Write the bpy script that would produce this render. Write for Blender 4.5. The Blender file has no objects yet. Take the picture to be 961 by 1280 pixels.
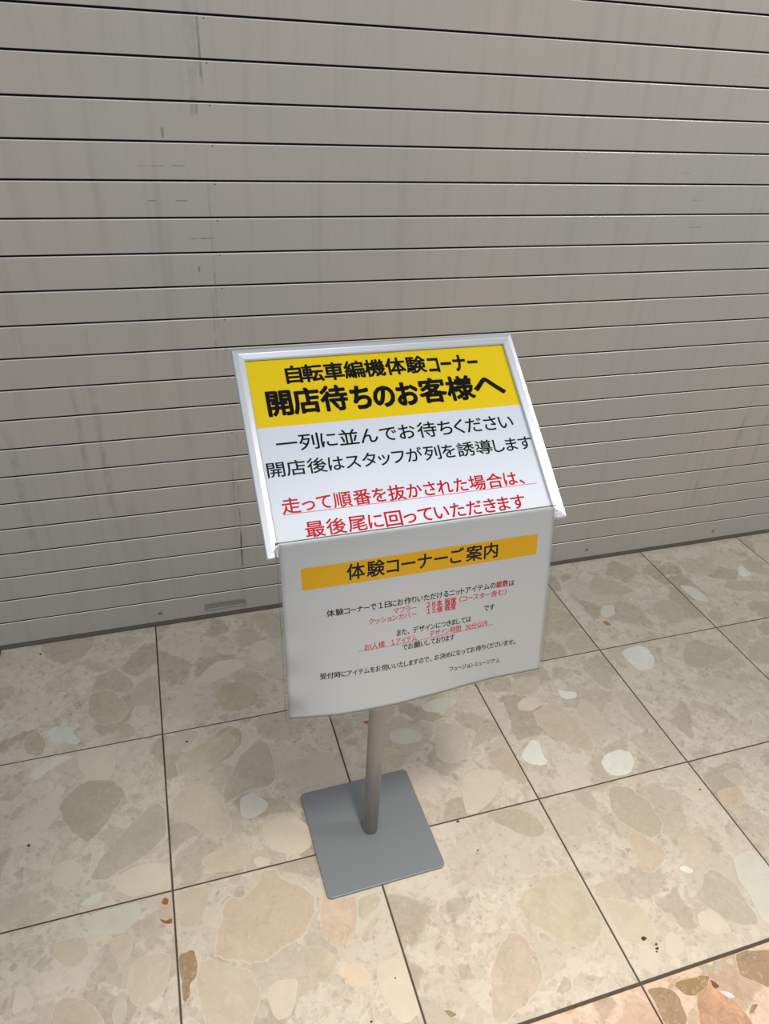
import bpy, bmesh, math, random
from mathutils import Vector, Matrix
S = bpy.context.scene
COL = S.collection
random.seed(7)

# ------------------------------------------------------------------ camera
cd = bpy.data.cameras.new('camera'); cam = bpy.data.objects.new('camera', cd); COL.objects.link(cam)
S.camera = cam
YAW, PIT, ROLL = 0.3293, -0.5629, 0.0586
r0 = Vector((math.cos(YAW), -math.sin(YAW), 0))
f0 = Vector((math.sin(YAW)*math.cos(PIT), math.cos(YAW)*math.cos(PIT), math.sin(PIT)))
u0 = r0.cross(f0)
rr = r0*math.cos(ROLL) + u0*math.sin(ROLL)
uu = -r0*math.sin(ROLL) + u0*math.cos(ROLL)
M = Matrix((rr, uu, -f0)).transposed().to_4x4()
M.translation = Vector((-0.2541, -1.6785, 1.4105))
cam.matrix_world = M
cd.sensor_fit = 'VERTICAL'; cd.sensor_height = 36; cd.lens = 912.3/1280*36
cd.clip_start = 0.05

# ------------------------------------------------------------------ world, lamps, exposure
W = bpy.data.worlds.new('world'); S.world = W; W.use_nodes = True
bg = W.node_tree.nodes['Background']; bg.inputs[0].default_value = (0.96, 0.98, 1.0, 1); bg.inputs[1].default_value = 0.56
S.view_settings.view_transform = 'Standard'; S.view_settings.look = 'None'
S.view_settings.gamma = 1; S.view_settings.use_curve_mapping = False
S.view_settings.exposure = 0.0

def lamp(name, loc, tgt, power, col, size, size_y=None, spread=180):
    l = bpy.data.lights.new(name, 'AREA'); l.energy = power; l.color = col
    l.shape = 'RECTANGLE' if size_y else 'DISK'; l.size = size
    if size_y: l.size_y = size_y
    l.spread = math.radians(spread)
    o = bpy.data.objects.new(name, l); COL.objects.link(o); o.location = loc
    o.rotation_euler = (Vector(tgt)-Vector(loc)).to_track_quat('-Z', 'Y').to_euler()
    return o
lamp('ceiling_lamp', (0.10, -1.85, 2.8), (0.12, -0.9, 0), 15, (0.97, 0.98, 1.0), 1.1, 1.1)
lamp('ceiling_lamp', (2.3, -1.30, 2.9), (1.9, -0.4, 0), 30, (1.0, 0.92, 0.82), 0.5, 0.5)
sp = bpy.data.lights.new('downlight', 'SPOT'); sp.energy = 360; sp.color = (1.0, 0.88, 0.73); sp.shadow_soft_size = .16
sp.spot_size = math.radians(54); sp.spot_blend = 1.0
so = bpy.data.objects.new('downlight', sp); COL.objects.link(so); so.location = (0.15, -2.05, 2.8)
so.rotation_euler = (Vector((.20, -1.62, 0))-so.location).to_track_quat('-Z', 'Y').to_euler()

# ------------------------------------------------------------------ helpers
def srgb(r, g, b):
    f = lambda c: (c/255/12.92) if c/255 <= .04045 else ((c/255+.055)/1.055)**2.4
    return (f(r), f(g), f(b), 1)
def link(name, me, parent=None, mat=None):
    o = bpy.data.objects.new(name, me); COL.objects.link(o)
    if parent: o.parent = parent
    if mat and me is not None and not me.materials: me.materials.append(mat)
    return o
def mesh(name, v, f, smooth=False):
    me = bpy.data.meshes.new(name); me.from_pydata([tuple(x) for x in v], [], f); me.update()
    if smooth: me.polygons.foreach_set('use_smooth', [True]*len(me.polygons))
    return me
def tag(o, label=None, cat=None, kind=None, group=None):
    for k, v in (('label', label), ('category', cat), ('kind', kind), ('group', group)):
        if v: o[k] = v
    return o
def boxv(x0, x1, y0, y1, z0, z1):
    v = [(x, y, z) for z in (z0, z1) for y in (y0, y1) for x in (x0, x1)]
    return v, [(0,2,3,1), (4,5,7,6), (0,1,5,4), (2,6,7,3), (0,4,6,2), (1,3,7,5)]
def box(name, b, parent=None, mat=None, bevel=0):
    v, f = boxv(*b); me = mesh(name, v, f)
    if bevel:
        bm = bmesh.new(); bm.from_mesh(me)
        bmesh.ops.bevel(bm, geom=bm.edges[:], offset=bevel, segments=2, affect='EDGES', profile=.5)
        bm.to_mesh(me); bm.free()
    return link(name, me, parent, mat)

# ------------------------------------------------------------------ materials
class NT:
    def __init__(s, name):
        s.m = bpy.data.materials.new(name); s.m.use_nodes = True; s.t = s.m.node_tree; s.n = s.t.nodes
        s.b = s.n['Principled BSDF']
    def add(s, typ, **kw):
        n = s.n.new(typ)
        for k, v in kw.items():
            if k.startswith('i_'):
                n.inputs[k[2:].replace('_', ' ')].default_value = v
            else: setattr(n, k, v)
        return n
    def l(s, a, b): s.t.links.new(a, b)
    def math(s, op, a, b=None, c=None, clamp=False):
        n = s.n.new('ShaderNodeMath'); n.operation = op; n.use_clamp = clamp
        for i, x in enumerate((a, b, c)):
            if x is None: continue
            if isinstance(x, (int, float)): n.inputs[i].default_value = x
            else: s.l(x, n.inputs[i])
        return n.outputs[0]
    def mix(s, fac, a, b, mode='MIX'):
        n = s.n.new('ShaderNodeMix'); n.data_type = 'RGBA'; n.blend_type = mode
        for sock, x in ((n.inputs['Factor'], fac), (n.inputs['A'], a), (n.inputs['B'], b)):
            if isinstance(x, (int, float, tuple)): sock.default_value = x
            else: s.l(x, sock)
        return n.outputs['Result']
    def ramp(s, fac, stops, interp='LINEAR'):
        n = s.n.new('ShaderNodeValToRGB'); e = n.color_ramp.elements; n.color_ramp.interpolation = interp
        while len(e) < len(stops): e.new(0.5)
        for el, (p, c) in zip(e, stops):
            el.position = p; el.color = c if isinstance(c, tuple) else (c, c, c, 1)
        s.l(fac, n.inputs[0]); return n.outputs[0]
    def noise(s, vec, scale, detail=3, rough=.5, dist=0):
        n = s.n.new('ShaderNodeTexNoise'); n.inputs['Scale'].default_value = scale
        n.inputs['Detail'].default_value = detail; n.inputs['Roughness'].default_value = rough
        n.inputs['Distortion'].default_value = dist
        s.l(vec, n.inputs['Vector']); return n.outputs['Fac'], n.outputs['Color']
    def voro(s, vec, scale, feature='F1', rnd=1.0):
        n = s.n.new('ShaderNodeTexVoronoi'); n.feature = feature; n.inputs['Scale'].default_value = scale
        n.inputs['Randomness'].default_value = rnd
        s.l(vec, n.inputs['Vector']); return n
    def bump(s, h, strength, dist):
        n = s.n.new('ShaderNodeBump'); n.inputs['Strength'].default_value = strength; n.inputs['Distance'].default_value = dist
        s.l(h, n.inputs['Height']); s.l(n.outputs[0], s.b.inputs['Normal'])

def simple(name, col, rough=.5, metal=0, spec=.5, grain=0, gscale=300):
    k = NT(name); k.b.inputs['Roughness'].default_value = rough; k.b.inputs['Metallic'].default_value = metal
    k.b.inputs['Specular IOR Level'].default_value = spec
    tc = k.add('ShaderNodeTexCoord').outputs['Object']
    f, _ = k.noise(tc, gscale, 3)
    g = grain
    k.l(k.mix(f, tuple(c*(1-g) for c in col[:3])+(1,), tuple(min(1, c*(1+g)) for c in col[:3])+(1,)), k.b.inputs['Base Color'])
    return k.m

def tile_mat(name, cream, clay, dark, pinkish=0.0):
    k = NT(name)
    tc = k.add('ShaderNodeTexCoord').outputs['Object']
    rnd = k.add('ShaderNodeObjectInfo').outputs['Random']
    off = k.add('ShaderNodeCombineXYZ'); k.l(k.math('MULTIPLY', rnd, 37.0), off.inputs[0]); k.l(k.math('MULTIPLY', rnd, 91.0), off.inputs[1])
    add = k.add('ShaderNodeVectorMath', operation='ADD'); k.l(tc, add.inputs[0]); k.l(off.outputs[0], add.inputs[1]); p = add.outputs[0]
    _, nc = k.noise(p, 28, 4, .6)
    dv = k.add('ShaderNodeVectorMath', operation='MULTIPLY_ADD'); k.l(nc, dv.inputs[0]); dv.inputs[1].default_value = (.032, .032, 0); k.l(p, dv.inputs[2]); q = dv.outputs[0]
    # fine crushed matrix
    v3 = k.voro(q, 110); sep = k.add('ShaderNodeSeparateColor'); k.l(v3.outputs['Color'], sep.inputs[0])
    fine = k.ramp(sep.outputs[0], [(0, clay), (.35, cream), (.8, cream), (1, dark)])
    v4 = k.voro(q, 42); sep4 = k.add('ShaderNodeSeparateColor'); k.l(v4.outputs['Color'], sep4.inputs[0])
    med = k.ramp(sep4.outputs[1], [(0, clay), (.45, cream), (.7, cream), (.78, clay), (.93, clay), (1, dark)])
    base = k.mix(.55, fine, med)
    # big soft fragments
    v1 = k.voro(q, 9.5); s1 = k.add('ShaderNodeSeparateColor'); k.l(v1.outputs['Color'], s1.inputs[0])
    e1 = k.voro(q, 9.5, 'DISTANCE_TO_EDGE')
    big = k.ramp(s1.outputs[0], [(0, clay), (.4, dark), (.6, clay), (1, tuple(c*1.04 for c in cream[:3])+(1,))])
    inb = k.math('MULTIPLY', k.ramp(e1.outputs['Distance'], [(.03, 0.0), (.07, 1.0)]), k.ramp(s1.outputs[1], [(.35, 0.0), (.45, 1.0)]))
    col = k.mix(k.math('MULTIPLY', inb, .7), base, big)
    # light calcite veins around small chips
    e2 = k.voro(q, 42, 'DISTANCE_TO_EDGE')
    vein = k.math('MULTIPLY', k.ramp(e2.outputs['Distance'], [(0.0, .36), (.06, 0.0)]), k.math('SUBTRACT', 1.0, k.math('MULTIPLY', inb, .7)))
    col = k.mix(vein, col, tuple(min(1, c*1.22) for c in cream[:3])+(1,))
    f2, _ = k.noise(p, 60, 5, .7)
    col = k.mix(k.ramp(f2, [(.32, .5), (.44, 0.0)]), col, tuple(c*.72 for c in dark[:3])+(1,))
    col = k.mix(k.ramp(f2, [(.56, 0.0), (.74, .5)]), col, tuple(min(1, c*1.2) for c in cream[:3])+(1,))
    f3, _ = k.noise(p, 3.2, 2, .5)
    col = k.mix(k.math('MULTIPLY', k.ramp(f3, [(.35, 0.0), (.65, 1.0)]), .25), col, clay)
    # pits
    v5 = k.voro(p, 75); pit = k.ramp(v5.outputs['Distance'], [(.05, 1.0), (.10, 0.0)])
    s5 = k.add('ShaderNodeSeparateColor'); k.l(v5.outputs['Color'], s5.inputs[0])
    pm = k.math('MULTIPLY', pit, k.ramp(s5.outputs[0], [(.93, 0.0), (.94, .7)]))
    col = k.mix(pm, col, (.06, .045, .03, 1))
    if pinkish:
        f6, _ = k.noise(p, 6, 3, .6); col = k.mix(k.math('MULTIPLY', k.ramp(f6, [(.4, 0.0), (.6, 1.0)]), pinkish), col, srgb(194, 154, 130))
    k.l(col, k.b.inputs['Base Color'])
    k.l(k.ramp(f2, [(.3, .40), (.7, .30)]), k.b.inputs['Roughness'])
    k.b.inputs['Specular IOR Level'].default_value = .35
    k.bump(k.math('ADD', f2, k.math('MULTIPLY', pm, -1.5)), .12, .0006)
    return k.m
CREAM, CLAY, DARKC = srgb(193, 186, 174), srgb(174, 165, 152), srgb(150, 141, 126)
M_TILE = tile_mat('cream_breccia', CREAM, CLAY, DARKC)
M_TILE2 = tile_mat('rosy_breccia', srgb(200, 186, 170), srgb(180, 162, 144), srgb(142, 124, 104), .30)
RIM = tuple(min(1, c*1.04) for c in CREAM[:3])+(1,)

def chip_mat(name, col, var=.10, vein=.15, blend=1.0):
    k = NT(name)
    tc = k.add('ShaderNodeTexCoord').outputs['Object']
    f1, _ = k.noise(tc, 22, 5, .65, .6)
    f2, _ = k.noise(tc, 95, 4, .7)
    f3, _ = k.noise(tc, 14, 3, .5, 1.5)
    lo = tuple(c*(1-var) for c in col[:3])+(1,); hi = tuple(min(1, c*(1+var)) for c in col[:3])+(1,)
    c = k.mix(k.ramp(f1, [(.3, 0.0), (.7, 1.0)]), lo, hi)
    c = k.mix(k.ramp(f2, [(.54, 0.0), (.70, .45)]), c, RIM)
    c = k.mix(k.ramp(f2, [(.30, .3), (.38, 0.0)]), c, tuple(x*.75 for x in col[:3])+(1,))
    ln = k.ramp(k.math('ABSOLUTE', k.math('SUBTRACT', f3, .5)), [(0.0, vein), (.012, 0.0)])
    c = k.mix(ln, c, tuple(x*.5 for x in col[:3])+(1,))
    at = k.add('ShaderNodeAttribute', attribute_name='rim')
    ed = k.math('ADD', at.outputs['Fac'], k.math('MULTIPLY', k.math('SUBTRACT', f2, .5), .9))
    c = k.mix(k.math('MULTIPLY', k.ramp(ed, [(.62, 0.0), (.9, 1.0)]), blend), c, RIM)
    k.l(c, k.b.inputs['Base Color']); k.b.inputs['Roughness'].default_value = .34
    k.b.inputs['Specular IOR Level'].default_value = .35
    k.bump(f2, .08, .0005)
    return k.m
TONE = lambda n, c: c if n in ('rust', 'darkbrown', 'reddish', 'brown', 'olive3', 'white', 'white2') else tuple((x*.62+y*.38) for x, y in zip((c[0]-1, c[1]+2, c[2]+7), (190, 184, 168)))
CH = {n: chip_mat('chip_'+n, srgb(*TONE(n, c)), v, ve, b) for n, c, v, ve, b in (
    ('tan', (166, 149, 130), .08, .1, .7), ('tan2', (178, 163, 143), .07, .08, .6), ('tan3', (176, 156, 132), .07, .22, .8),
    ('olive', (157, 145, 121), .10, .2, .8), ('olive2', (170, 158, 134), .12, .1, .5), ('olive3', (140, 118, 80), .18, .2, .8),
    ('grey', (146, 136, 118), .08, .1, .7), ('grey2', (172, 161, 145), .07, .1, .6),
    ('dark', (160, 149, 131), .12, .15, .8), ('dark2', (158, 146, 129), .08, .2, .8), ('dark3', (157, 145, 124), .07, .12, .8),
    ('white', (190, 193, 185), .07, .15, .5), ('white2', (204, 205, 199), .07, .15, .5), ('whitish', (198, 196, 188), .06, .05, .6),
    ('light', (198, 184, 164), .05, .1, .7), ('light2', (194, 181, 163), .05, .1, .7), ('bluish', (186, 184, 172), .06, .1, .7),
    ('pinktan', (174, 156, 136), .08, .15, .7), ('pink', (188, 161, 138), .10, .4, .7), ('pinklight', (204, 178, 150), .07, .1, .6),
    ('pinkdark', (172, 152, 134), .10, .35, .8), ('brown', (146, 124, 98), .12, .5, .8), ('reddish', (170, 134, 106), .30, .3, .7),
    ('rust', (142, 92, 52), .2, .2, .3), ('darkbrown', (104, 64, 40), .2, .2, .3))}
M_SPECK = simple('dirt_speck', srgb(60, 48, 38), .8)
M_GROUT = simple('grout', srgb(72, 63, 53), .9, grain=.25, gscale=180)

def shutter_mat():
    k = NT('painted_shutter_metal')
    geo = k.add('ShaderNodeTexCoord'); geo.object = SH; p = geo.outputs['Object']
    sx = k.add('ShaderNodeSeparateXYZ'); k.l(p, sx.inputs[0]); X, Z = sx.outputs[0], sx.outputs[2]
    def scaled(a, b, c):
        n = k.add('ShaderNodeVectorMath', operation='MULTIPLY'); k.l(p, n.inputs[0]); n.inputs[1].default_value = (a, b, c); return n.outputs[0]
    base = srgb(172, 169, 161)
    a, _ = k.noise(scaled(26, 1, 1.6), 1.0, 4, .6)            # long vertical drip marks
    b, _ = k.noise(scaled(110, 1, 9), 1.0, 3, .6)
    c, _ = k.noise(scaled(1.2, 1, 1.5), 1.0, 3, .5)           # slow tone drift
    d, _ = k.noise(scaled(14, 1, 120), 1.0, 3, .6)
    col = k.mix(k.ramp(c, [(.35, 0.0), (.65, 1.0)]), srgb(163, 163, 158), srgb(171, 167, 158))
    col = k.mix(k.ramp(a, [(.52, 0.0), (.75, .28)]), col, srgb(128, 124, 116))
    col = k.mix(k.ramp(b, [(.55, 0.0), (.8, .16)]), col, srgb(120, 116, 110))
    col = k.mix(k.ramp(d, [(.62, 0.0), (.8, .12)]), col, srgb(125, 120, 112))
    # individual drips: (x, half width, z centre, half height, strength)
    nz, _ = k.noise(scaled(60, 1, 22), 1.0, 4, .7)
    def mark(x, w, z, h, s, colr, brk=True, soft=.5):
        nonlocal col
        mx = k.math('MAXIMUM', k.math('DIVIDE', k.math('ABSOLUTE', k.math('SUBTRACT', X, x)), w), k.math('DIVIDE', k.math('ABSOLUTE', k.math('SUBTRACT', Z, z)), h))
        m = k.ramp(mx, [(soft, s), (1.0, 0.0)])
        if brk: m = k.math('MULTIPLY', m, k.ramp(nz, [(.42, 0.1), (.58, 1.0)]))
        col = k.mix(m, col, colr)
    G = srgb(96, 92, 86); K = srgb(40, 38, 36)
    mark(-.404, .012, .55, .26, .42, G, soft=0.); mark(-.447, .010, .60, .24, .32, G, soft=0.); mark(-.395, .006, .82, .05, .3, G, soft=0.)
    mark(1.513, .010, .42, .20, .40, G, soft=0.); mark(1.405, .009, .26, .14, .38, G, soft=0.); mark(1.60, .012, .42, .16, .2, G); mark(-.60, .012, .45, .22, .25, G)
    mark(-.085, .007, .55, .18, .15, G); mark(-.20, .02, .5, .2, .12, G)
    mark(-.108, .0035, 1.40, .09, .45, K); mark(-.110, .003, 1.02, .22, .3, K); mark(-.118, .0025, .85, .09, .3, K)
    mark(-.090, .0022, .30, .16, .7, K); mark(-.0915, .0020, .22, .06, .85, K, False); mark(-.101, .002, .42, .06, .5, K)
    mark(-.123, .012, 1.40, .08, .25, G); mark(-.126, .01, 1.30, .02, .5, G)
    for x, z, w, h in ((-.191, 1.252, .0028, .011), (-.22, 1.1915, .03, .0012), (-.166, 1.1925, .016, .0012), (-.226, 1.126, .010, .0012), (-.166, 1.126, .014, .0014),
                       (1.118, 1.127, .022, .0013), (1.128, 1.061, .030, .0013), (1.05, 1.190, .028, .001), (-.50, .5865, .012, .0018), (-.142, .986, .0022, .008), (-.13, 1.05, .03, .0015)):
        mark(x, w, z, h, .5, K, h < .002 and w > .02, .6)
    k.l(col, k.b.inputs['Base Color'])
    k.b.inputs['Metallic'].default_value = .0
    k.l(k.ramp(b, [(.3, .42), (.7, .52)]), k.b.inputs['Roughness'])
    k.bump(k.math('ADD', k.math('MULTIPLY', b, .4), c), .05, .002)
    return k.m
M_RAIL = simple('bottom_rail_rubber', srgb(92, 86, 80), .6, grain=.1)
M_BACK = simple('dark_steel', srgb(60, 60, 60), .7)
M_ALU = simple('anodised_aluminium', srgb(196, 201, 208), .33, 0.5, grain=.02)
M_POLE = simple('satin_steel_pole', srgb(156, 153, 150), .38, .45, grain=.03)
M_BASE = simple('grey_powder_coat', srgb(112, 119, 124), .42, .0, .5, grain=.03, gscale=900)
M_PLASTIC = simple('grey_board', srgb(150, 152, 155), .5)
M_PAPER = simple('white_poster_paper', srgb(206, 213, 226), .5, grain=.01, gscale=40)
M_PAPER2 = simple('white_notice_paper', srgb(178, 182, 185), .5, grain=.015, gscale=30)
M_YEL = simple('yellow_print', srgb(226, 198, 0), .5, spec=.15)
M_YEL2 = simple('amber_print', srgb(202, 158, 0), .5, spec=.15)
M_INK = simple('black_ink', srgb(18, 18, 22), .6, spec=.1)
M_RED = simple('red_ink', srgb(196, 14, 36), .6, spec=.1)
M_RED2 = simple('dull_red_ink', srgb(186, 34, 56), .6, spec=.1)
M_WALL = simple('off_white_wall', srgb(190, 186, 178), .8, grain=.03, gscale=20)
def film_mat(name, tint, haze, rough, ior=1.42):
    k = NT(name); t = k.t; out = k.n['Material Output']
    tr = k.add('ShaderNodeBsdfTransparent'); tr.inputs[0].default_value = tint
    gl = k.add('ShaderNodeBsdfGlossy'); gl.inputs['Roughness'].default_value = rough
    df = k.add('ShaderNodeBsdfDiffuse'); df.inputs[0].default_value = (.85, .85, .85, 1)
    fr = k.add('ShaderNodeFresnel'); fr.inputs[0].default_value = ior
    m1 = k.add('ShaderNodeMixShader'); m1.inputs[0].default_value = haze; k.l(tr.outputs[0], m1.inputs[1]); k.l(df.outputs[0], m1.inputs[2])
    m2 = k.add('ShaderNodeMixShader'); k.l(fr.outputs[0], m2.inputs[0]); k.l(m1.outputs[0], m2.inputs[1]); k.l(gl.outputs[0], m2.inputs[2])
    k.l(m2.outputs[0], out.inputs[0]); k.n.remove(k.b)
    return k.m
M_FILM = film_mat('laminating_film', (.985, .985, .985, 1), .01, .2, 1.2)
M_COVER = film_mat('clear_cover', (.995, .995, .995, 1), .0, .10, 1.12)

# ------------------------------------------------------------------ floor
TS, X0 = 0.4, -0.3459
floor = tag(box('floor', (X0-5*TS, X0+11*TS, -3.61, .30, -.06, -.0022), None, M_GROUT), kind='structure')
GAP = .0017
tiles = {}
def tile_mesh(w, d):
    b = .0011
    v = []
    for (ins, z) in ((0, -.010), (0, -b), (b*.9, 0)):
        v += [(-w/2+ins, -d/2+ins, z), (w/2-ins, -d/2+ins, z), (w/2-ins, d/2-ins, z), (-w/2+ins, d/2-ins, z)]
    f = [(8, 9, 10, 11)]
    for k in (0, 4):
        f += [(k+i, k+(i+1) % 4, k+4+(i+1) % 4, k+4+i) for i in range(4)]
    return mesh('tile', v, f)
tm = tile_mesh(TS-2*GAP, TS-2*GAP); tm.materials.append(M_TILE)
tm2 = tile_mesh(TS-2*GAP, TS-2*GAP); tm2.materials.append(M_TILE2)
for j in range(-0, 9):          # rows, counted away from the shutter
    for i in range(-5, 11):
        cy = -(j+.5)*TS - (.0028 if j >= 3 else 0) + .0008
        cx = X0+(i+.5)*TS
        o = link('tile', tm2 if j >= 3 else tm, floor); o.location = (cx, cy, random.uniform(-.0003, .0001))
        tiles[(i, j)] = o
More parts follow.
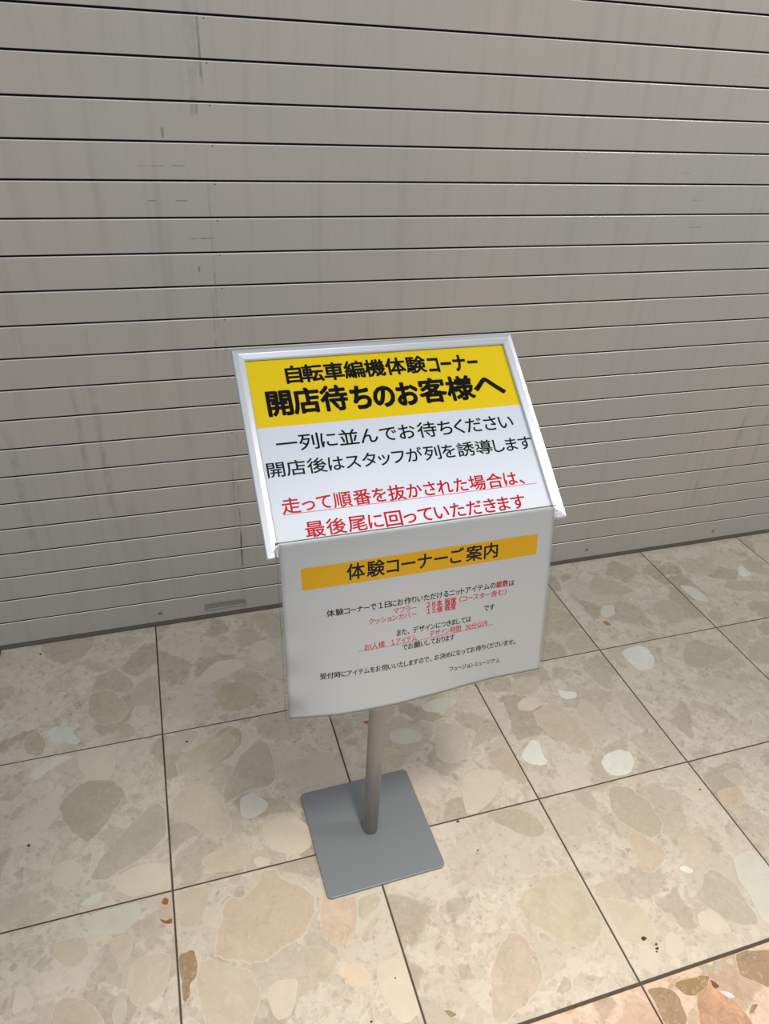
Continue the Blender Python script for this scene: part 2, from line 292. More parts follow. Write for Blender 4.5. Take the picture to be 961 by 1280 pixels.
# the stone chips that show in the polished face of the tiles (floor coordinates, mm)
CHIPS = """tan -416 -283 -414 -242 -393 -211 -358 -195 -343 -202 -330 -235 -347 -287 -376 -293 -409 -293
olive -518 -257 -509 -225 -486 -217 -457 -231 -438 -264 -424 -301 -438 -331 -470 -335 -493 -329 -514 -298
olive -456 -342 -445 -332 -424 -344 -410 -364 -409 -386 -425 -391 -443 -374 -454 -358
white -606 -328 -593 -313 -559 -320 -549 -343 -532 -375 -545 -379 -568 -366 -590 -361
olive -656 -355 -655 -331 -634 -316 -620 -334 -608 -361 -612 -387 -624 -396 -649 -377
whitish -634 -452 -629 -431 -604 -410 -565 -405 -543 -417 -573 -429 -599 -445 -616 -462
white -718 -252 -710 -260 -704 -274 -710 -284 -723 -279
pinktan -447 -26 -421 -24 -386 -41 -400 -59 -421 -72 -442 -52
tan -730 -147 -702 -147 -691 -171 -706 -195 -725 -194 -742 -165
grey -570 -548 -559 -526 -531 -501 -498 -495 -464 -505 -439 -531 -434 -554 -452 -580 -475 -619 -495 -637 -510 -647 -534 -622 -551 -593
grey2 -337 -426 -330 -413 -287 -402 -260 -418 -281 -447 -319 -466 -339 -462 -343 -443
light2 -535 -404 -461 -412 -454 -461 -469 -496 -502 -493 -533 -451
tan -88 -50 -82 -20 -46 -13 -24 -24 -39 -57 -59 -61
light -104 -161 -82 -133 -59 -131 -36 -161 -39 -193 -83 -214 -102 -194
light -247 -252 -231 -215 -191 -183 -134 -190 -127 -219 -172 -245 -215 -257
grey2 -241 -151 -228 -118 -201 -120 -187 -140 -200 -165 -222 -168
olive -215 -307 -186 -271 -135 -277 -105 -321 -116 -360 -163 -375 -201 -359
olive -312 -504 -302 -483 -255 -472 -213 -421 -188 -415 -162 -435 -173 -481 -204 -509 -247 -527 -288 -541 -305 -531
olive2 -320 -497 -309 -478 -265 -454 -224 -444 -202 -430 -184 -455 -194 -492 -231 -514 -262 -531 -292 -541 -313 -530
dark -227 -606 -214 -574 -192 -537 -170 -505 -130 -476 -111 -487 -107 -521 -104 -591 -127 -612 -165 -608 -195 -617 -225 -634
whitish -195 -673 -191 -627 -166 -617 -134 -653 -146 -672 -176 -683
tan2 -338 -599 -313 -571 -280 -565 -247 -577 -235 -615 -217 -675 -229 -704 -261 -710 -281 -684 -305 -657 -336 -638
tan2 -285 -754 -275 -742 -237 -732 -196 -728 -187 -761 -195 -783 -226 -789 -272 -779
tan2 -85 -571 -56 -554 -5 -555 14 -585 0 -625 -42 -631 -79 -619
light -155 -729 -147 -705 -112 -693 -77 -707 -60 -739 -64 -779 -94 -789 -127 -777 -151 -756
light -185 -776 -171 -773 -151 -786 -158 -798 -180 -797
dark2 -500 -737 -487 -703 -466 -675 -441 -651 -415 -622 -387 -602 -360 -592 -347 -613 -348 -666 -364 -682 -386 -706 -416 -718 -441 -730 -466 -742
light2 -571 -708 -563 -683 -537 -680 -513 -706 -522 -736 -546 -738 -566 -728
grey2 -660 -751 -658 -736 -639 -728 -605 -729 -588 -745 -602 -767 -634 -783 -656 -786
light -458 -749 -425 -735 -387 -728 -346 -747 -347 -793 -385 -792 -426 -789 -441 -776
white -516 -783 -505 -772 -473 -766 -479 -783 -497 -788
bluish -504 -815 -488 -807 -457 -807 -410 -807 -410 -833 -442 -860 -476 -850 -499 -837
pinktan -378 -850 -372 -813 -362 -806 -350 -824 -350 -865 -364 -863
rust -368 -819 -362 -809 -354 -816 -357 -826 -364 -824
rust -374 -849 -362 -857 -350 -854 -350 -865 -364 -862
tan2 -561 -864 -555 -846 -533 -844 -503 -849 -498 -882 -516 -896 -538 -890
tan2 -465 -863 -446 -863 -422 -867 -423 -895 -438 -914 -457 -893
tan2 -431 -950 -427 -921 -408 -911 -375 -912 -358 -925 -366 -972 -385 -992 -414 -997 -428 -976
tan -553 -975 -551 -955 -535 -944 -506 -956 -485 -977 -470 -1005 -483 -1028 -531 -1015
grey -632 -871 -624 -860 -617 -867 -624 -877
grey2 -487 -865 -476 -861 -474 -873 -483 -872
light2 -618 -933 -614 -909 -596 -910 -587 -934 -603 -947 -616 -950
grey2 -456 -989 -446 -960 -435 -963 -432 -996 -439 -1014 -455 -1010
brown -343 -926 -315 -923 -312 -948 -315 -973 -327 -981 -329 -1003 -335 -1009 -340 -1005 -340 -978 -344 -953
tan3 -274 -931 -270 -907 -258 -872 -244 -849 -209 -848 -186 -827 -170 -808 -150 -811 -134 -837 -93 -866 -83 -887 -89 -916 -110 -946 -151 -960 -190 -976 -215 -975 -231 -962 -260 -953 -274 -943
tan2 -314 -979 -307 -955 -289 -950 -267 -966 -233 -979 -220 -988 -219 -1006 -211 -1028 -221 -1055 -238 -1079 -306 -1060 -308 -1025
tan2 -340 -805 -281 -807 -281 -832 -290 -860 -316 -885 -340 -872
light2 -195 -1024 -174 -1019 -142 -1025 -151 -1053 -168 -1081 -190 -1077 -199 -1048
grey2 -224 -1060 -210 -1045 -201 -1058 -206 -1070 -220 -1069
olive2 -125 -973 -92 -979 -67 -1007 -80 -1034 -112 -1042 -125 -1018
grey -267 -829 -257 -821 -260 -831 -266 -833
pink -70 -883 -57 -894 -36 -903 -7 -908 -6 -928 -15 -962 -34 -986 -49 -994 -70 -985 -83 -963 -81 -931
olive2 2 -913 40 -910 42 -928 24 -943 -3 -956 -8 -941
olive2 -6 -984 3 -968 23 -957 30 -962 7 -978 -3 -988
pinklight -54 -1023 -25 -1034 -13 -1058 -29 -1071 -57 -1060 -60 -1042
light 0 -1050 14 -1039 40 -1040 50 -1049 56 -1089 53 -1133 18 -1145 2 -1119 -6 -1077
tan2 93 -1145 104 -1146 109 -1156 105 -1159 97 -1152
grey 176 -972 183 -971 179 -978 171 -980
olive2 551 -452 592 -447 638 -451 614 -490 586 -505 557 -505 536 -489
white2 660 -510 674 -517 704 -528 698 -545 670 -547 657 -538
pinktan 559 -569 589 -556 626 -551 642 -576 652 -620 661 -681 647 -715 613 -688 579 -660 560 -623 554 -601
white2 483 -666 516 -643 532 -654 523 -683 523 -713 510 -718 479 -707 468 -686
light 532 -527 559 -513 595 -522 585 -548 554 -557 530 -548
dark2 358 -633 380 -601 406 -576 432 -567 429 -589 406 -615 379 -627
tan 389 -653 441 -643 450 -670 454 -724 446 -756 435 -753 406 -717 391 -684
grey 391 -636 403 -633 410 -641 392 -645
bluish 290 -472 322 -459 366 -460 388 -476 358 -496 323 -501 293 -493
bluish 186 -532 228 -530 260 -557 247 -579 207 -575 181 -562
grey2 304 -537 368 -553 365 -604 344 -648 303 -661 271 -640 282 -582
grey 286 -685 298 -686 296 -711 287 -703
light2 313 -698 356 -692 404 -711 390 -741 350 -774 307 -795 281 -788 295 -743
dark3 318 -808 348 -800 386 -803 415 -824 428 -848 431 -874 418 -885 396 -881 374 -868 348 -841 329 -821
tan2 298 -828 314 -822 319 -843 307 -860 295 -854
grey 244 -521 256 -507 277 -509 262 -522
olive2 157 -574 180 -583 194 -614 189 -631 156 -642 133 -639
rust 130 -485 138 -483 168 -488 165 -497 136 -493
pinkdark 199 -1109 216 -1086 245 -1062 264 -1056 285 -1069 290 -1095 291 -1123 285 -1140 258 -1163 222 -1178 197 -1188 168 -1187 179 -1155
olive2 307 -1005 325 -988 370 -976 411 -973 443 -970 458 -996 454 -1037 452 -1072 422 -1107 387 -1118 351 -1100 329 -1072 310 -1046 303 -1027
grey2 288 -854 303 -826 315 -835 311 -855 295 -861
pinktan 190 -1066 199 -1066 194 -1078 184 -1079
light2 342 -1125 363 -1127 358 -1145 346 -1158 334 -1147
brown 92 -1145 100 -1145 112 -1157 99 -1158
tan 970 -141 1021 -85 1075 -123 1115 -183 1064 -195 1010 -187 969 -172
tan 1108 -276 1150 -245 1198 -251 1210 -294 1168 -352 1133 -354 1110 -316
white2 910 -423 974 -409 991 -423 986 -471 963 -499 920 -502 913 -472
whitish 939 -263 970 -225 1006 -233 981 -273 951 -282
whitish 1273 -196 1315 -212 1321 -262 1309 -289 1276 -275 1269 -238
white2 1531 -159 1552 -148 1553 -204 1522 -206 1506 -197
tan 1407 -234 1452 -213 1553 -237 1559 -258 1517 -279 1436 -266
tan 1264 -342 1301 -322 1322 -351 1299 -384 1264 -370
dark2 1083 -466 1122 -436 1159 -430 1204 -477 1238 -515 1185 -531 1100 -538 1060 -519
tan 1269 -513 1300 -490 1352 -508 1367 -547 1325 -585 1285 -566 1258 -540
tan2 678 -579 704 -557 728 -576 726 -608 702 -642 677 -651 673 -611
olive 791 -270 820 -261 833 -280 819 -298 797 -288
olive2 778 -251 804 -246 818 -257 795 -263
brown 927 -293 942 -291 948 -314 931 -315
olive2 1373 -135 1442 -118 1473 -139 1423 -167 1367 -167
grey2 1260 -396 1273 -473 1245 -477 1246 -425
tan2 1045 -570 1108 -568 1161 -609 1143 -640 1086 -616 1041 -596
white2 645 -751 673 -728 710 -723 733 -738 729 -762 708 -786 681 -793 656 -790 646 -772
dark2 537 -808 572 -807 582 -837 566 -864 553 -856 537 -830
dark3 622 -820 642 -813 670 -827 691 -860 695 -894 694 -925 679 -946 649 -955 636 -942 614 -913 604 -890 603 -858
tan3 598 -936 614 -929 630 -935 637 -954 659 -975 654 -992 627 -1013 605 -1023 583 -1013 590 -984 595 -958
tan2 698 -976 722 -958 748 -957 767 -994 751 -1014 717 -1019 696 -999
tan3 867 -891 895 -887 928 -896 919 -927 874 -947 858 -927
grey2 915 -852 948 -843 968 -855 936 -893 916 -876
light2 790 -865 837 -855 851 -887 823 -901 791 -893
dark2 661 -1085 688 -1072 714 -1051 727 -1047 746 -1068 756 -1095 753 -1126 749 -1163 739 -1171 717 -1163 689 -1150 681 -1133 663 -1105
tan2 470 -1043 491 -1049 512 -1063 536 -1077 537 -1107 535 -1132 518 -1142 476 -1132 465 -1116 467 -1081
pinktan 466 -1015 484 -1012 506 -1012 517 -1021 521 -1052 498 -1045 465 -1030
light2 548 -1143 563 -1136 577 -1151 569 -1173 540 -1179 533 -1167
light2 473 -1160 498 -1147 515 -1158 510 -1177 493 -1196 477 -1185
grey2 541 -1123 553 -1121 560 -1126 547 -1132
grey2 618 -1180 631 -1175 643 -1178 624 -1185
light2 638 -1121 668 -1121 684 -1156 678 -1169 641 -1162 626 -1143
bluish 787 -1041 837 -1037 846 -1044 852 -1097 777 -1181 757 -1169 768 -1114 770 -1078
white2 663 -1028 678 -1026 689 -1042 678 -1045 665 -1037
brown 461 -1213 480 -1215 505 -1228 507 -1247 503 -1271 485 -1292 452 -1291 457 -1258 460 -1231
reddish 532 -1261 555 -1236 585 -1228 588 -1255 606 -1272 612 -1308 608 -1353 528 -1330 516 -1286
olive3 513 -1218 536 -1218 564 -1219 587 -1225 568 -1240 538 -1247 521 -1239
darkbrown 583 -1231 589 -1236 592 -1245 582 -1247 580 -1240
whitish 586 -1252 602 -1257 608 -1267 596 -1267
brown 657 -1205 689 -1207 718 -1213 758 -1226 734 -1267 680 -1271 660 -1256 642 -1238
grey 607 -1205 621 -1205 613 -1223 605 -1223
grey 575 -1204 596 -1203 599 -1216 584 -1219
grey2 635 -1209 649 -1210 644 -1220 634 -1217
olive3 614 -1296 631 -1286 641 -1290 619 -1299"""
def clip(poly, x0, x1, y0, y1):
    for ax, lim, sg in ((0, x0, 1), (0, x1, -1), (1, y0, 1), (1, y1, -1)):
        out = []
        for a, b in zip(poly, poly[1:]+poly[:1]):
            ia, ib = (a[ax]-lim)*sg >= 0, (b[ax]-lim)*sg >= 0
            if ia: out.append(a)
            if ia != ib:
                t = (lim-a[ax])/(b[ax]-a[ax]); out.append((a[0]+(b[0]-a[0])*t, a[1]+(b[1]-a[1])*t))
        poly = out
        if len(poly) < 3: return []
    return poly
def chaikin(p, n=2):
    for _ in range(n):
        q = []
        for a, b in zip(p, p[1:]+p[:1]):
            q += [(a[0]*.84+b[0]*.16, a[1]*.84+b[1]*.16), (a[0]*.16+b[0]*.84, a[1]*.16+b[1]*.84)]
        p = q
    return p
lift = {}
for ln in CHIPS.strip().split('\n'):
    w = ln.split(); kind = w[0]; a = [float(x)/1000 for x in w[1:]]
    pts = list(zip(a[0::2], a[1::2]))
    ar = sum(p[0]*q[1]-q[0]*p[1] for p, q in zip(pts, pts[1:]+pts[:1]))
    if ar < 0: pts.reverse()
    # grow the corners slightly because rounding cuts them
    mx = sum(p[0] for p in pts)/len(pts); my = sum(p[1] for p in pts)/len(pts)
    pts = [(mx+(p[0]-mx)*1.04, my+(p[1]-my)*1.04) for p in pts]
    rg = random.Random(int(mx*1e5))
    pts = chaikin(pts, 1); size = math.sqrt(abs(ar)/2)
    pts = [(p[0]+rg.uniform(-.03, .03)*size, p[1]+rg.uniform(-.03, .03)*size) for p in pts]
    pts = chaikin(pts, 1)
    ij = (math.floor((mx-X0)/TS), math.floor(-my/TS))
    if ij not in tiles: continue
    t = tiles[ij]; cx, cy = t.location.x, t.location.y; h = TS/2-GAP-.0012
    pts = clip(pts, cx-h, cx+h, cy-h, cy+h)
    if len(pts) < 3: continue
    n = len(pts); mx = sum(p[0] for p in pts)/n; my = sum(p[1] for p in pts)/n
    lift[ij] = lift.get(ij, 0)+1; z = .00008+.000035*lift[ij]
    v = []; f = []
    for r, zz in ((1, -.0004), (1, z), (.93, z+.00001), (.75, z+.00001)):
        v += [(mx+(p[0]-mx)*r-cx, my+(p[1]-my)*r-cy, zz) for p in pts]
    for k in range(3):
        f += [(k*n+i, k*n+(i+1) % n, (k+1)*n+(i+1) % n, (k+1)*n+i) for i in range(n)]
    f.append(tuple(range(3*n, 4*n)))
    me = mesh('stone_chip', v, f)
    at = me.attributes.new('rim', 'FLOAT', 'POINT')
    at.data.foreach_set('value', [1.0]*(2*n)+[.45]*n+[0.0]*n)
    me.materials.append(CH[kind])
    link('stone_chip', me, t)
for x, y, r in ((-.620, -.626, .0035), (.507, -1.133, .0055), (.520, -1.156, .0035), (.523, -1.149, .0025), (.516, -1.161, .002), (.254, -.805, .0032), (-.643, -.044, .0035), (.026, -1.071, .0018),
                (-.035, -1.126, .002), (.832, -.875, .003), (.27, -.88, .002), (-.292, -.437, .003)):
    ij = (math.floor((x-X0)/TS), math.floor(-y/TS)); t = tiles[ij]; n = 9; rg = random.Random(int(x*1e4))
    ring = [(x+r*rg.uniform(.6, 1.25)*math.cos(6.283*i/n)-t.location.x, y+r*rg.uniform(.5, 1.0)*math.sin(6.283*i/n)-t.location.y, 0) for i in range(n)]
    v = [(p[0], p[1], .0001) for p in ring]+[(p[0], p[1], .0011) for p in ring]
    f = [(i, (i+1) % n, n+(i+1) % n, n+i) for i in range(n)]+[tuple(range(n, 2*n))]
    link('dirt_speck', mesh('dirt_speck', v, f), t, M_SPECK)

# ------------------------------------------------------------------ roller shutter
SX0, SX1, Z0, P, NS = -2.3, 4.0, .0883, .0718, 37
SH = bpy.data.objects.new('roller_shutter', None); COL.objects.link(SH)
tag(SH, 'closed grey metal roller shutter of wide horizontal slats behind the sign stand', 'shutter')
M_SHUT = shutter_mat()
prof = [(0, .0014), (0, P-.0047), (.0004, P-.0040), (.0014, P-.0031), (.0026, P-.0028), (.0046, P-.0026), (.0112, P-.0026), (.0112, P+.010), (.0135, P+.010), (.0135, .012), (.0104, .012), (.0104, .0012), (.0008, .0008)]
def extrude_x(name, prof, x0, x1):
    n = len(prof)
    v = [(x0, y, z) for y, z in prof]+[(x1, y, z) for y, z in prof]
    f = [(i, (i+1) % n, n+(i+1) % n, n+i) for i in range(n)]+[tuple(range(n-1, -1, -1)), tuple(range(n, 2*n))]
    me = mesh(name, v, f)
    bm = bmesh.new(); bm.from_mesh(me); bmesh.ops.recalc_face_normals(bm, faces=bm.faces); bm.to_mesh(me); bm.free()
    return me
M_LIP = simple('slat_edge_highlight', srgb(206, 208, 206), .4, .3, grain=.08, gscale=60)  # highlight along each slat's top lip, painted as a paler colour
M_TONGUE = simple('slat_gap_shade', srgb(38, 38, 38), .8)  # shade in the gaps between slats, painted near-black on recess and tongue
sm = extrude_x('slat', prof, SX0, SX1)
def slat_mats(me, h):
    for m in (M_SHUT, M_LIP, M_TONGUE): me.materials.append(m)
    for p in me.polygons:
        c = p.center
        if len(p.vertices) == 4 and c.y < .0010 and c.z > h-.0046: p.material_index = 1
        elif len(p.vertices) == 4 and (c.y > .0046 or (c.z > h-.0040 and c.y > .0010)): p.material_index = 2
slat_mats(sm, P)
rivet = None
def disc(name, r, d, n=10):
    v = [(r*math.cos(6.283*i/n), 0, r*math.sin(6.283*i/n)) for i in range(n)]
    v += [(x, -d*.6, z) for x, _, z in v] + [(x*.7, -d, z*.7) for x, _, z in v]
    f = [(n*k+i, n*k+n+i, n*k+n+(i+1) % n, n*k+(i+1) % n) for k in (0, 1) for i in range(n)] + [tuple(range(2*n, 3*n))]
    return mesh(name, v, f)
rv = disc('rivet', .0014, .0006); rv.materials.append(M_BACK)
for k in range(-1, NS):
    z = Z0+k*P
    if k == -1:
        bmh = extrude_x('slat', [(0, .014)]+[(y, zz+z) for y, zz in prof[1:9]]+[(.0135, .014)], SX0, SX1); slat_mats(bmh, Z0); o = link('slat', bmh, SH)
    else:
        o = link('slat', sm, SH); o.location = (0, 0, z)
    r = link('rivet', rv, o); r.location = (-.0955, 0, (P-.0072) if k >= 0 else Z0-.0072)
rail = extrude_x('bottom_rail', [(-.003, .0008), (-.0035, .006), (-.003, .0125), (.010, .0130), (.010, .0008)], SX0, SX1)
link('bottom_rail', rail, SH, M_RAIL)
sc = disc('screw', .0055, .0012, 12); sc.materials.append(simple('dull_screw', srgb(128, 126, 120), .5, .4))
for x in (-.83, -.327, .20, .62, 1.038, 1.541, 2.05, -1.35):
    o = link('screw', sc, SH); o.location = (x, 0, .043)
# recessed pull handle on the bottom slat: raised rim round a pressed dish
def rrect(cx, cz, w, h, r, n=5):
    out = []
    for sx, sz, a0 in ((1, 1, 0), (-1, 1, 90), (-1, -1, 180), (1, -1, 270)):
        for i in range(n):
            a = math.radians(a0+90*i/(n-1)); out.append((cx+sx*(w/2-r)+r*math.cos(a), cz+sz*(h/2-r)+r*math.sin(a)))
    return out
HX, HZ = -.1475, .041
rings = [(rrect(HX, HZ, .116, .026, .008), 0), (rrect(HX, HZ, .114, .024, .007), -.0022), (rrect(HX, HZ, .108, .019, .006), -.0022), (rrect(HX, HZ, .104, .015, .005), -.0003), (rrect(HX, HZ, .09, .006, .0029), -.0003)]
v = []; f = []; n = 20
for ri, (rg_, y) in enumerate(rings): v += [(x, y, z) for x, z in rg_]
for k in range(4): f += [(k*n+i, (k+1)*n+i, (k+1)*n+(i+1) % n, k*n+(i+1) % n) for i in range(n)]
f.append(tuple(range(4*n, 5*n)))
hm = simple('worn_handle_metal', srgb(140, 138, 131), .45, .2, grain=.35, gscale=260)
tag(link('pull_handle', mesh('pull_handle', v, f), SH, hm), 'oblong worn metal pull plate')
top = Z0+NS*P
for x0, x1 in ((SX0-.06, SX0+.03), (SX1-.03, SX1+.06)):
    v1 = [(x0, -.012), (x1, -.012), (x1, -.004), (x0+.01 if x0 < 0 else x1, -.004)]
    box('guide_rail', (x0, x1, -.014, -.0045, 0, top+.02), SH, M_ALU, .001)
tag(box('wall_left', (X0-5*TS, SX0-.06, -.02, .10, 0, 3.1), None, M_WALL), kind='structure')
tag(box('wall_right', (SX1+.06, X0+11*TS+.0, -.02, .10, 0, 3.1), None, M_WALL), kind='structure')
tag(box('wall_back', (SX0-.06, SX1+.06, -.02, .10, top+.02, 3.1), None, M_WALL), kind='structure')

# ------------------------------------------------------------------ sign stand
YW = 0.018
ST = bpy.data.objects.new('sign_stand', None); COL.objects.link(ST)
ST.location = (.0640, -.7750, 0); ST.rotation_euler = (0, 0, YW)
tag(ST, 'free-standing sign stand with square grey base, steel pole and tilted aluminium frame', 'sign stand')
bw = .2485
def rr_prism(name, w, h, r, z0, z1, bev):
    out = []
    for ins, z in ((0, z0), (0, z1-bev), (bev*.3, z1-bev*.3), (bev, z1)):
        out.append([(x, y, z) for x, y in rrect(0, 0, w-2*ins, h-2*ins, r, 7)])
    n = len(out[0]); v = sum(out, []); f = [tuple(range(n-1, -1, -1)), tuple(range(3*n, 4*n))]
    for k in range(3): f += [(k*n+i, k*n+(i+1) % n, (k+1)*n+(i+1) % n, (k+1)*n+i) for i in range(n)]
    return mesh(name, v, f)
link('base_plate', rr_prism('base_plate', bw, bw, .010, .0006, .0065, .0012), ST, M_BASE)
# panel frame: local x right, y up the slope, z out of its face
TILT, YP = 0.91288, 0.01416
PO = Vector((.068542, -.789891, .947183))
Rx = Vector((math.cos(YP), math.sin(YP), 0)); nn = Vector((math.sin(YP), -math.cos(YP), 0))
PU = math.cos(TILT)*Vector((0, 0, 1)) - math.sin(TILT)*nn
PN = Rx.cross(PU)
PM = Matrix((Rx, PU, PN)).transposed().to_4x4(); PM.translation = PO
STI = (Matrix.Translation(ST.location) @ Matrix.Rotation(YW, 4, 'Z')).inverted()
PL = STI @ PM
def on_panel(o):
    o.matrix_parent_inverse = Matrix.Identity(4); o.matrix_local = PL; return o
# pole, cut off at the slope of the panel
n = 32; R_ = .0160; v = []; f = []
def ztop(x, y):      # where the back of the panel is over a point of the stand
    q = PL.inverted(); c0 = q @ Vector((x, y, 0)); c1 = q @ Vector((x, y, 1)); t = (-.0135-c0.z)/(c1.z-c0.z); return t
ringz = [[(R_*math.cos(6.28318*i/n), R_*math.sin(6.28318*i/n), z) for i in range(n)] for z in (.0062, .30, .60)]
ringz.append([(x, y, ztop(x, y)-.001) for x, y, _ in ringz[0]])
v = sum(ringz, [])
for k in range(3): f += [(k*n+i, k*n+(i+1) % n, (k+1)*n+(i+1) % n, (k+1)*n+i) for i in range(n)]
pm = mesh('pole', v, f+[tuple(range(3*n, 4*n)), tuple(range(n-1, -1, -1))])
for p in pm.polygons: p.use_smooth = len(p.vertices) == 4
link('pole', pm, ST, M_POLE)
cl = [(.0168, .0064), (.0185, .0064), (.0185, .0085), (.0172, .0100), (.0161, .0100)]
FW, FH = .4379, .3118
on_panel(box('bracket', (-.045, .045, -.055, .045, -.0134, -.0102), ST, M_POLE, .0006))
on_panel(box('backing_board', (-FW/2+.004, FW/2-.004, -FH/2+.004, FH/2-.004, -.0100, -.0062), ST, M_PLASTIC, .0004))
fp = [(0, -.0100), (0, -.0012), (.0010, .0000), (.0075, .0012), (.0088, .0010), (.0152, -.0016), (.0168, -.0028), (.0170, -.0044), (.0045, -.0046), (.0040, -.0100)]
def frame_rail(side):
    L = (FW if side in (0, 2) else FH); D_ = (FH if side in (0, 2) else FW)
    m = len(fp); v = []
    for s in (-1, 1):
        for w, z in fp:
            v.append((s*(L/2-w-.00012), D_/2-w, z))
    a = -side*math.pi/2
    v = [(x*math.cos(a)-y*math.sin(a), x*math.sin(a)+y*math.cos(a), z) for x, y, z in v]
    f = [(i, (i+1) % m, m+(i+1) % m, m+i) for i in range(m)]+[tuple(range(m-1, -1, -1)), tuple(range(m, 2*m))]
    me = mesh('frame_rail', v, f)
    bm = bmesh.new(); bm.from_mesh(me); bmesh.ops.recalc_face_normals(bm, faces=bm.faces); bm.to_mesh(me); bm.free()
    return on_panel(link('frame_rail', me, ST, M_ALU))
for s in range(4): frame_rail(s)
on_panel(box('clear_cover', (-FW/2+.006, FW/2-.006, -FH/2+.006, FH/2-.006, -.00520, -.00490), ST, M_COVER))

# ------------------------------------------------------------------ lettering
GC = {}
KANA = 'ぁ-ん'
def glyph(ch):
    if ch in GC: return GC[ch]
    cu = bpy.data.curves.new('glyph', 'FONT'); cu.body = ch; cu.size = 1; cu.resolution_u = 3
    o = bpy.data.objects.new('glyph', cu); COL.objects.link(o)
    bpy.context.view_layer.update()
    me = bpy.data.meshes.new_from_object(o.evaluated_get(bpy.context.evaluated_depsgraph_get()))
    V = [(v.co.x, v.co.y) for v in me.vertices]; F = [tuple(p.vertices) for p in me.polygons]
    cnt = {}
    for p in F:
        for a, b in zip(p, p[1:]+p[:1]): cnt[(min(a, b), max(a, b))] = cnt.get((min(a, b), max(a, b)), 0)+1
    E = [e for e, c in cnt.items() if c == 1]
    bpy.data.objects.remove(o); bpy.data.curves.remove(cu); bpy.data.meshes.remove(me)
    x0, x1, y0, y1 = (min(p[0] for p in V), max(p[0] for p in V), min(p[1] for p in V), max(p[1] for p in V)) if V else (0, 0, 0, 0)
    GC[ch] = (V, F, E, x0, x1, y0, y1); return GC[ch]
_, _, _, _, _, ky0, ky1 = glyph('国'); KH = ky1-ky0; KM = (ky0+ky1)/2
def is_kana(c): return '\u3041' <= c <= '\u30ff'
def text_geo(s, u0, u1, v0, v1, H, bold=.01, kana=.88, gap=.09, bar=.8):
    """one line of print between u0 and u1 (mm), middle at height v0 (left) to v1 (right), H = height of a kanji (mm).
    Returns flat (u, v) vertices and faces; strokes are thickened and rounded by bold (in em)."""
    k = H/KH; items = []; x = 0
    small = 'っッャュョェぇ'
    for c in s:
        if c == '\u3000': x += .78*KH/.92; continue
        if c == ' ': x += .35; continue
        V, F, E, a, b, c0, c1 = glyph(c)
        m = bar if c == 'ー' else (kana if is_kana(c) else 1.0)
        w = (b-a)*m
        if c in '１２３４５６７８９０': w = .80
        items.append((c, x, w, a, b)); x += (.40 if c in '、。' else 0) + w + gap*(1.25 if is_kana(c) else 1)
    X1 = items[-1][1]+items[-1][2]; X00 = 0
    lead = items[0][1]
    sx = (u1-u0)/(X1-lead)
    vs, fs = [], []
    r = bold*k*KH/.92
    for c, x, w, a, b in items:
        V, F, E, *_ = glyph(c)
        if c in '１２３４５６７８９０': mm = 1.0; xo = (w-(b-a))/2
        else: mm = w/(b-a); xo = 0
        base = len(vs)
        for px, py in V:
            uu_ = u0+(x+xo-lead+(px-a)*mm)*sx; t = (uu_-u0)/(u1-u0)
            vs.append((uu_, v0+(v1-v0)*t+(py-KM)*k))
        fs += [tuple(base+i for i in p) for p in F]
        if r > 0:
            used = set()
            for i, j in E:
                A, B = vs[base+i], vs[base+j]; dx, dy = B[0]-A[0], B[1]-A[1]; L = math.hypot(dx, dy)
                used.add(i)
                if L < 1e-9: continue
                nx, ny = -dy/L*r, dx/L*r; q = len(vs)
                vs.extend([(A[0]-nx, A[1]-ny), (B[0]-nx, B[1]-ny), (B[0]+nx, B[1]+ny), (A[0]+nx, A[1]+ny)]); fs.append((q, q+1, q+2, q+3))
            N_ = 10 if r > .3 else 6
            for i in used:
                A = vs[base+i]; q = len(vs)
                vs.extend([(A[0]+r*math.cos(6.28318*t/N_), A[1]+r*math.sin(6.28318*t/N_)) for t in range(N_)]); fs.append(tuple(range(q, q+N_)))
    return vs, fs

# ------------------------------------------------------------------ poster in the frame
PZ = -.00600
PT = bpy.data.objects.new('poster', None); COL.objects.link(PT); PT.matrix_world = PM
tag(PT, 'white and yellow poster with black and red Japanese lettering inside the aluminium frame', 'poster')
o = box('sheet', (-.2095, .2095, -.1480, .1480, PZ, PZ+.0003), PT, M_PAPER)
o = box('yellow_band', (-.2095, .2095, .0326, .1480, PZ+.00031, PZ+.00036), PT, M_YEL); tag(o, 'yellow printed heading band')
def print_flat(geo, mat, z, parent, name='lettering', label=None):
    vs, fs = geo
    me = mesh(name, [(a/1000, b/1000, z) for a, b in vs], fs)
    o = link(name, me, parent, mat)
    if label: tag(o, label)
    return o
ZL = PZ+.00042
print_flat(text_geo('自転車編機体験', -147.5, 66, 112.4, 114.5, 26.5, .033, gap=.055), M_INK, ZL, PT, label='bold black heading, upper line')
print_flat(text_geo('コーナー', 71, 151, 112.5, 111.5, 29, .037, kana=.74, gap=.13, bar=.62), M_INK, ZL, PT, label='bold black heading, upper line')
print_flat(text_geo('開店待', -181, -66, 68.5, 69.5, 37.5, .037, gap=.075), M_INK, ZL, PT, label='bold black heading, lower line')
print_flat(text_geo('ちのお', -59, 42, 67, 66, 37.5, .045, kana=.80, gap=.10), M_INK, ZL, PT, label='bold black heading, lower line')
print_flat(text_geo('客様', 46, 132, 68.5, 68.5, 37.5, .037, gap=.06), M_INK, ZL, PT, label='bold black heading, lower line')
print_flat(text_geo('へ', 135, 183.5, 70, 70, 40, .037), M_INK, ZL, PT, label='bold black heading, lower line')
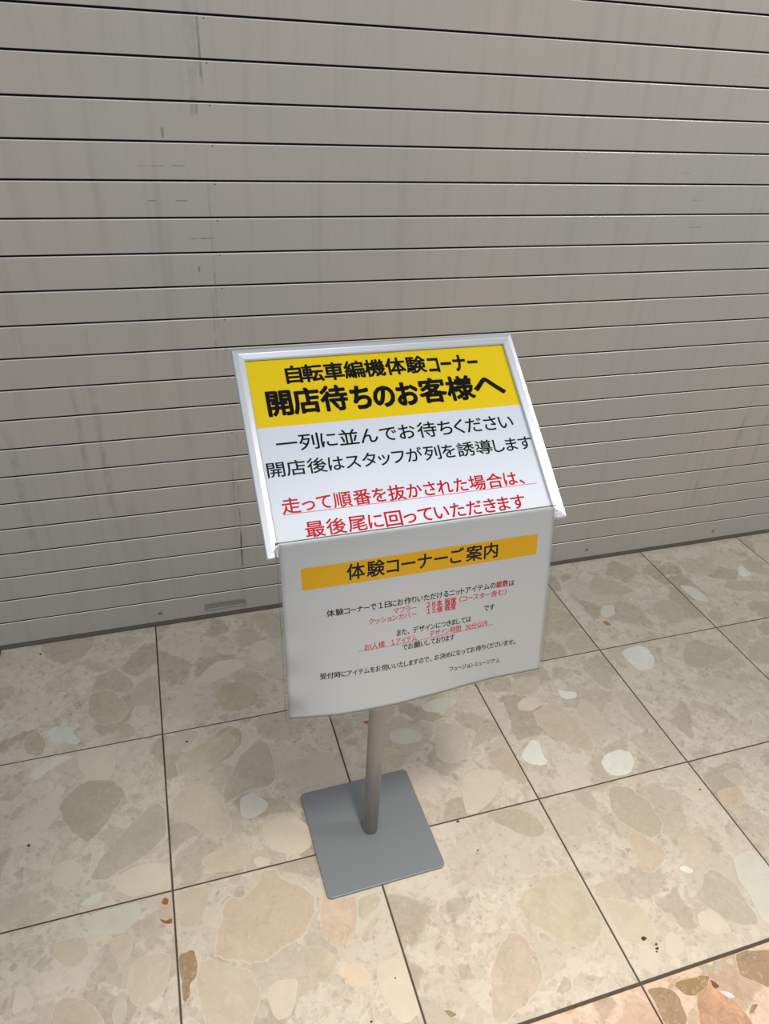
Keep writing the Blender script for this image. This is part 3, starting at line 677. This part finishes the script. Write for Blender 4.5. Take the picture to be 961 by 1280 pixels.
print_flat(text_geo('一列に並んでお待ちください', -179.5, 181, 5.3, 6.0, 23.4, .013, kana=.92, gap=.10), M_INK, ZL, PT)
print_flat(text_geo('開店後はスタッフが列を誘導します', -198.3, 201.5, -31.6, -31.6, 21.2, .014, kana=.90, gap=.09), M_INK, ZL, PT)
RL = 'red underlined lettering'
print_flat(text_geo('走って順番を抜かされた場合は、', -187.5, 171.5, -85.6, -85.6, 21.2, .016, kana=.92, gap=.10), M_RED, ZL, PT, label=RL)
print_flat(text_geo('最後尾に回っていただきます', -162, 163, -122.4, -122.4, 21.4, .017, kana=.92, gap=.10), M_RED, ZL, PT, label=RL)
def bar(u0, u1, v, h): return [(u0, v-h/2), (u1, v-h/2), (u1, v+h/2), (u0, v+h/2)], [(0, 1, 2, 3)]
print_flat(bar(-187.5, 190.6, -97.2, .75), M_RED, ZL, PT, 'underline', 'red underline')
print_flat(bar(-163, 165.5, -134.6, .75), M_RED, ZL, PT, 'underline', 'red underline')

# ------------------------------------------------------------------ laminated notice hanging from the lower frame rail
NF = PO - PU*FH/2 + PN*.004
HT, HR = 0.1907239, 0.01316645
HD = Vector((0, 0, -math.cos(HT))) + math.sin(HT)*nn
HR_ = math.cos(HR)*Rx + math.sin(HR)*HD; HD2 = -math.sin(HR)*Rx + math.cos(HR)*HD
HN = HR_.cross(-HD2); 
if HN.y > 0: HN = -HN
UL, UR, LEN = -.208, .1995, .259
def bulge(a, s):
    q = min(max((a-UL)/(UR-UL)/.8, 0), 1)
    return (math.sin(math.pi*q**.75) if 0 < q < 1 else 0)**1.2 * (max(s, 0)/LEN)**1.3 * .017
def ripple(a, s):
    t = max(s, 0)/LEN; e = (a-UL)/(UR-UL)
    return .0005*math.sin(e*31+2)*t**2*max(0, 1-e*1.2) + .0006*math.exp(-((e-.03)/.04)**2)*math.sin(s*95)*t
RB = .007
def notice_pt(a, s, off=0):
    """a across (m), s down the sheet from the fold (m); negative s stands up above the lower rail"""
    k = min(max(s/LEN, 0), 1)
    if s >= 0:
        flat = (Rx*(1-k)+HR_*k)*a + (HD*(1-k)+HD2*k)*s
        return NF + flat + HN*(bulge(a, s)+ripple(a, s)+off)
    return NF + Rx*a + HD*s + HN*(off + ripple(a, 0))
def notice_grid(name, a0, a1, s0, s1, off0, off1, nu, nv, mat, parent):
    v = []; f = []
    for off in (off0, off1):
        for j in range(nv+1):
            s = s0+(s1-s0)*j/nv
            for i in range(nu+1):
                v.append(tuple(notice_pt(a0+(a1-a0)*i/nu, s, off)))
    m = nu+1; T = m*(nv+1)
    for j in range(nv):
        for i in range(nu):
            q = j*m+i; f.append((q, q+m, q+m+1, q+1)); f.append((T+q, T+q+1, T+q+m+1, T+q+m))
    for i in range(nu): f += [(i, i+1, T+i+1, T+i), (nv*m+i+1, nv*m+i, T+nv*m+i, T+nv*m+i+1)]
    for j in range(nv): f += [(j*m+m, j*m, T+j*m, T+j*m+m), (j*m+nu, j*m+m+nu, T+j*m+m+nu, T+j*m+nu)]
    me = mesh(name, v, f)
    bm = bmesh.new(); bm.from_mesh(me); bmesh.ops.recalc_face_normals(bm, faces=bm.faces); bm.to_mesh(me); bm.free()
    me.polygons.foreach_set('use_smooth', [True]*len(me.polygons))
    return link(name, me, parent, mat)
NT_ = bpy.data.objects.new('laminated_notice', None); COL.objects.link(NT_)
tag(NT_, 'laminated white notice with amber heading bar hanging from the lower edge of the frame', 'notice')
TOP = -.0195
notice_grid('laminate_film', UL, UR, TOP, LEN, -.00005, .0006, 60, 56, M_FILM, NT_)
notice_grid('sheet', UL+.0045, UR-.0045, TOP+.003, LEN-.0045, .0001, .0004, 60, 54, M_PAPER2, NT_)
def print_notice(geo, mat, name='lettering', label=None, off=.00048):
    vs, fs = geo   # geo uses v up; the sheet is measured downwards
    me = mesh(name, [notice_pt(a/1000, -b/1000, off) for a, b in vs], fs)
    o = link(name, me, NT_, mat)
    if label: tag(o, label)
    return o
def grid2(u0, u1, v0, v1, nu, nv=1):
    v = [(u0+(u1-u0)*i/nu, v0+(v1-v0)*j/nv) for j in range(nv+1) for i in range(nu+1)]
    return v, [(j*(nu+1)+i, j*(nu+1)+i+1, (j+1)*(nu+1)+i+1, (j+1)*(nu+1)+i) for j in range(nv) for i in range(nu)]
print_notice(grid2(-177, 170.8, -54, -21.8, 50, 6), M_YEL2, 'amber_band', 'amber printed heading bar', .00044)
print_notice(text_geo('体験コーナーご案内', -115, 107.5, -37.3, -37.5, 22, .022, kana=.95, gap=.13, bar=.95), M_INK)
B = .018
NL = 'small black lettering'; RR = 'small red lettering'
print_notice(text_geo('体験コーナーで１日にお作りいただけるニットアイテムの', -145.5, 107.5, -93.6, -93.4, 9.8, B, gap=.10), M_INK, label=NL)
print_notice(text_geo('総数', 108.8, 128, -93.4, -93.6, 9.8, .028), M_RED2, label=RR)
print_notice(text_geo('は', 129.6, 138, -94.4, -94.4, 9.4, B), M_INK, label=NL)
print_notice(text_geo('マフラー', -51, -16.5, -105.3, -106.3, 8.8, .010), M_RED2, label=RR)
print_notice(text_geo('２８本 程度', -2.2, 45.2, -105.5, -106.1, 9.4, .026), M_RED2, label=RR)
print_notice(text_geo('（コースター含む）', 50.3, 126, -106.2, -107.8, 9.2, .016), M_RED2, label=RR)
print_notice(text_geo('クッションカバー', -87, -16.5, -115.6, -116, 8.8, .010), M_RED2, label=RR)
print_notice(text_geo('１５個 程度', -1.5, 44.8, -115.2, -115.7, 9.4, .026), M_RED2, label=RR)
print_notice(text_geo('です', 90.6, 108, -128.6, -129, 9.4, B), M_INK, label=NL)
print_notice(text_geo('また、デザインにつきましては', -46.2, 70, -140.6, -141.2, 9.4, B), M_INK, label=NL)
print_notice(text_geo('お1人様\u3000１アイテム', -94, -16, -154, -153.3, 9.4, .012), M_RED2, label=RR)
print_notice(text_geo('デザイン時間\u300030分以内', 4.4, 97.6, -152.2, -154.2, 9.4, .012), M_RED2, label=RR)
print_notice(grid2(-103, 107, -158.8, -158.1, 40), M_RED2, 'underline', 'red underline')
print_notice(text_geo('でお願いしております', -38, 44.2, -164.8, -165.4, 9.4, B), M_INK, label=NL)
print_notice(text_geo('受付時にアイテムをお伺いいたしますので、お決めになってお待ちくださいませ。', -158.2, 148, -189.2, -195.4, 9.2, B, gap=.10), M_INK, label=NL)
print_notice(text_geo('フュージョンミュージアム', 37.5, 124, -217.8, -224, 7.8, .016), M_INK, label=NL)
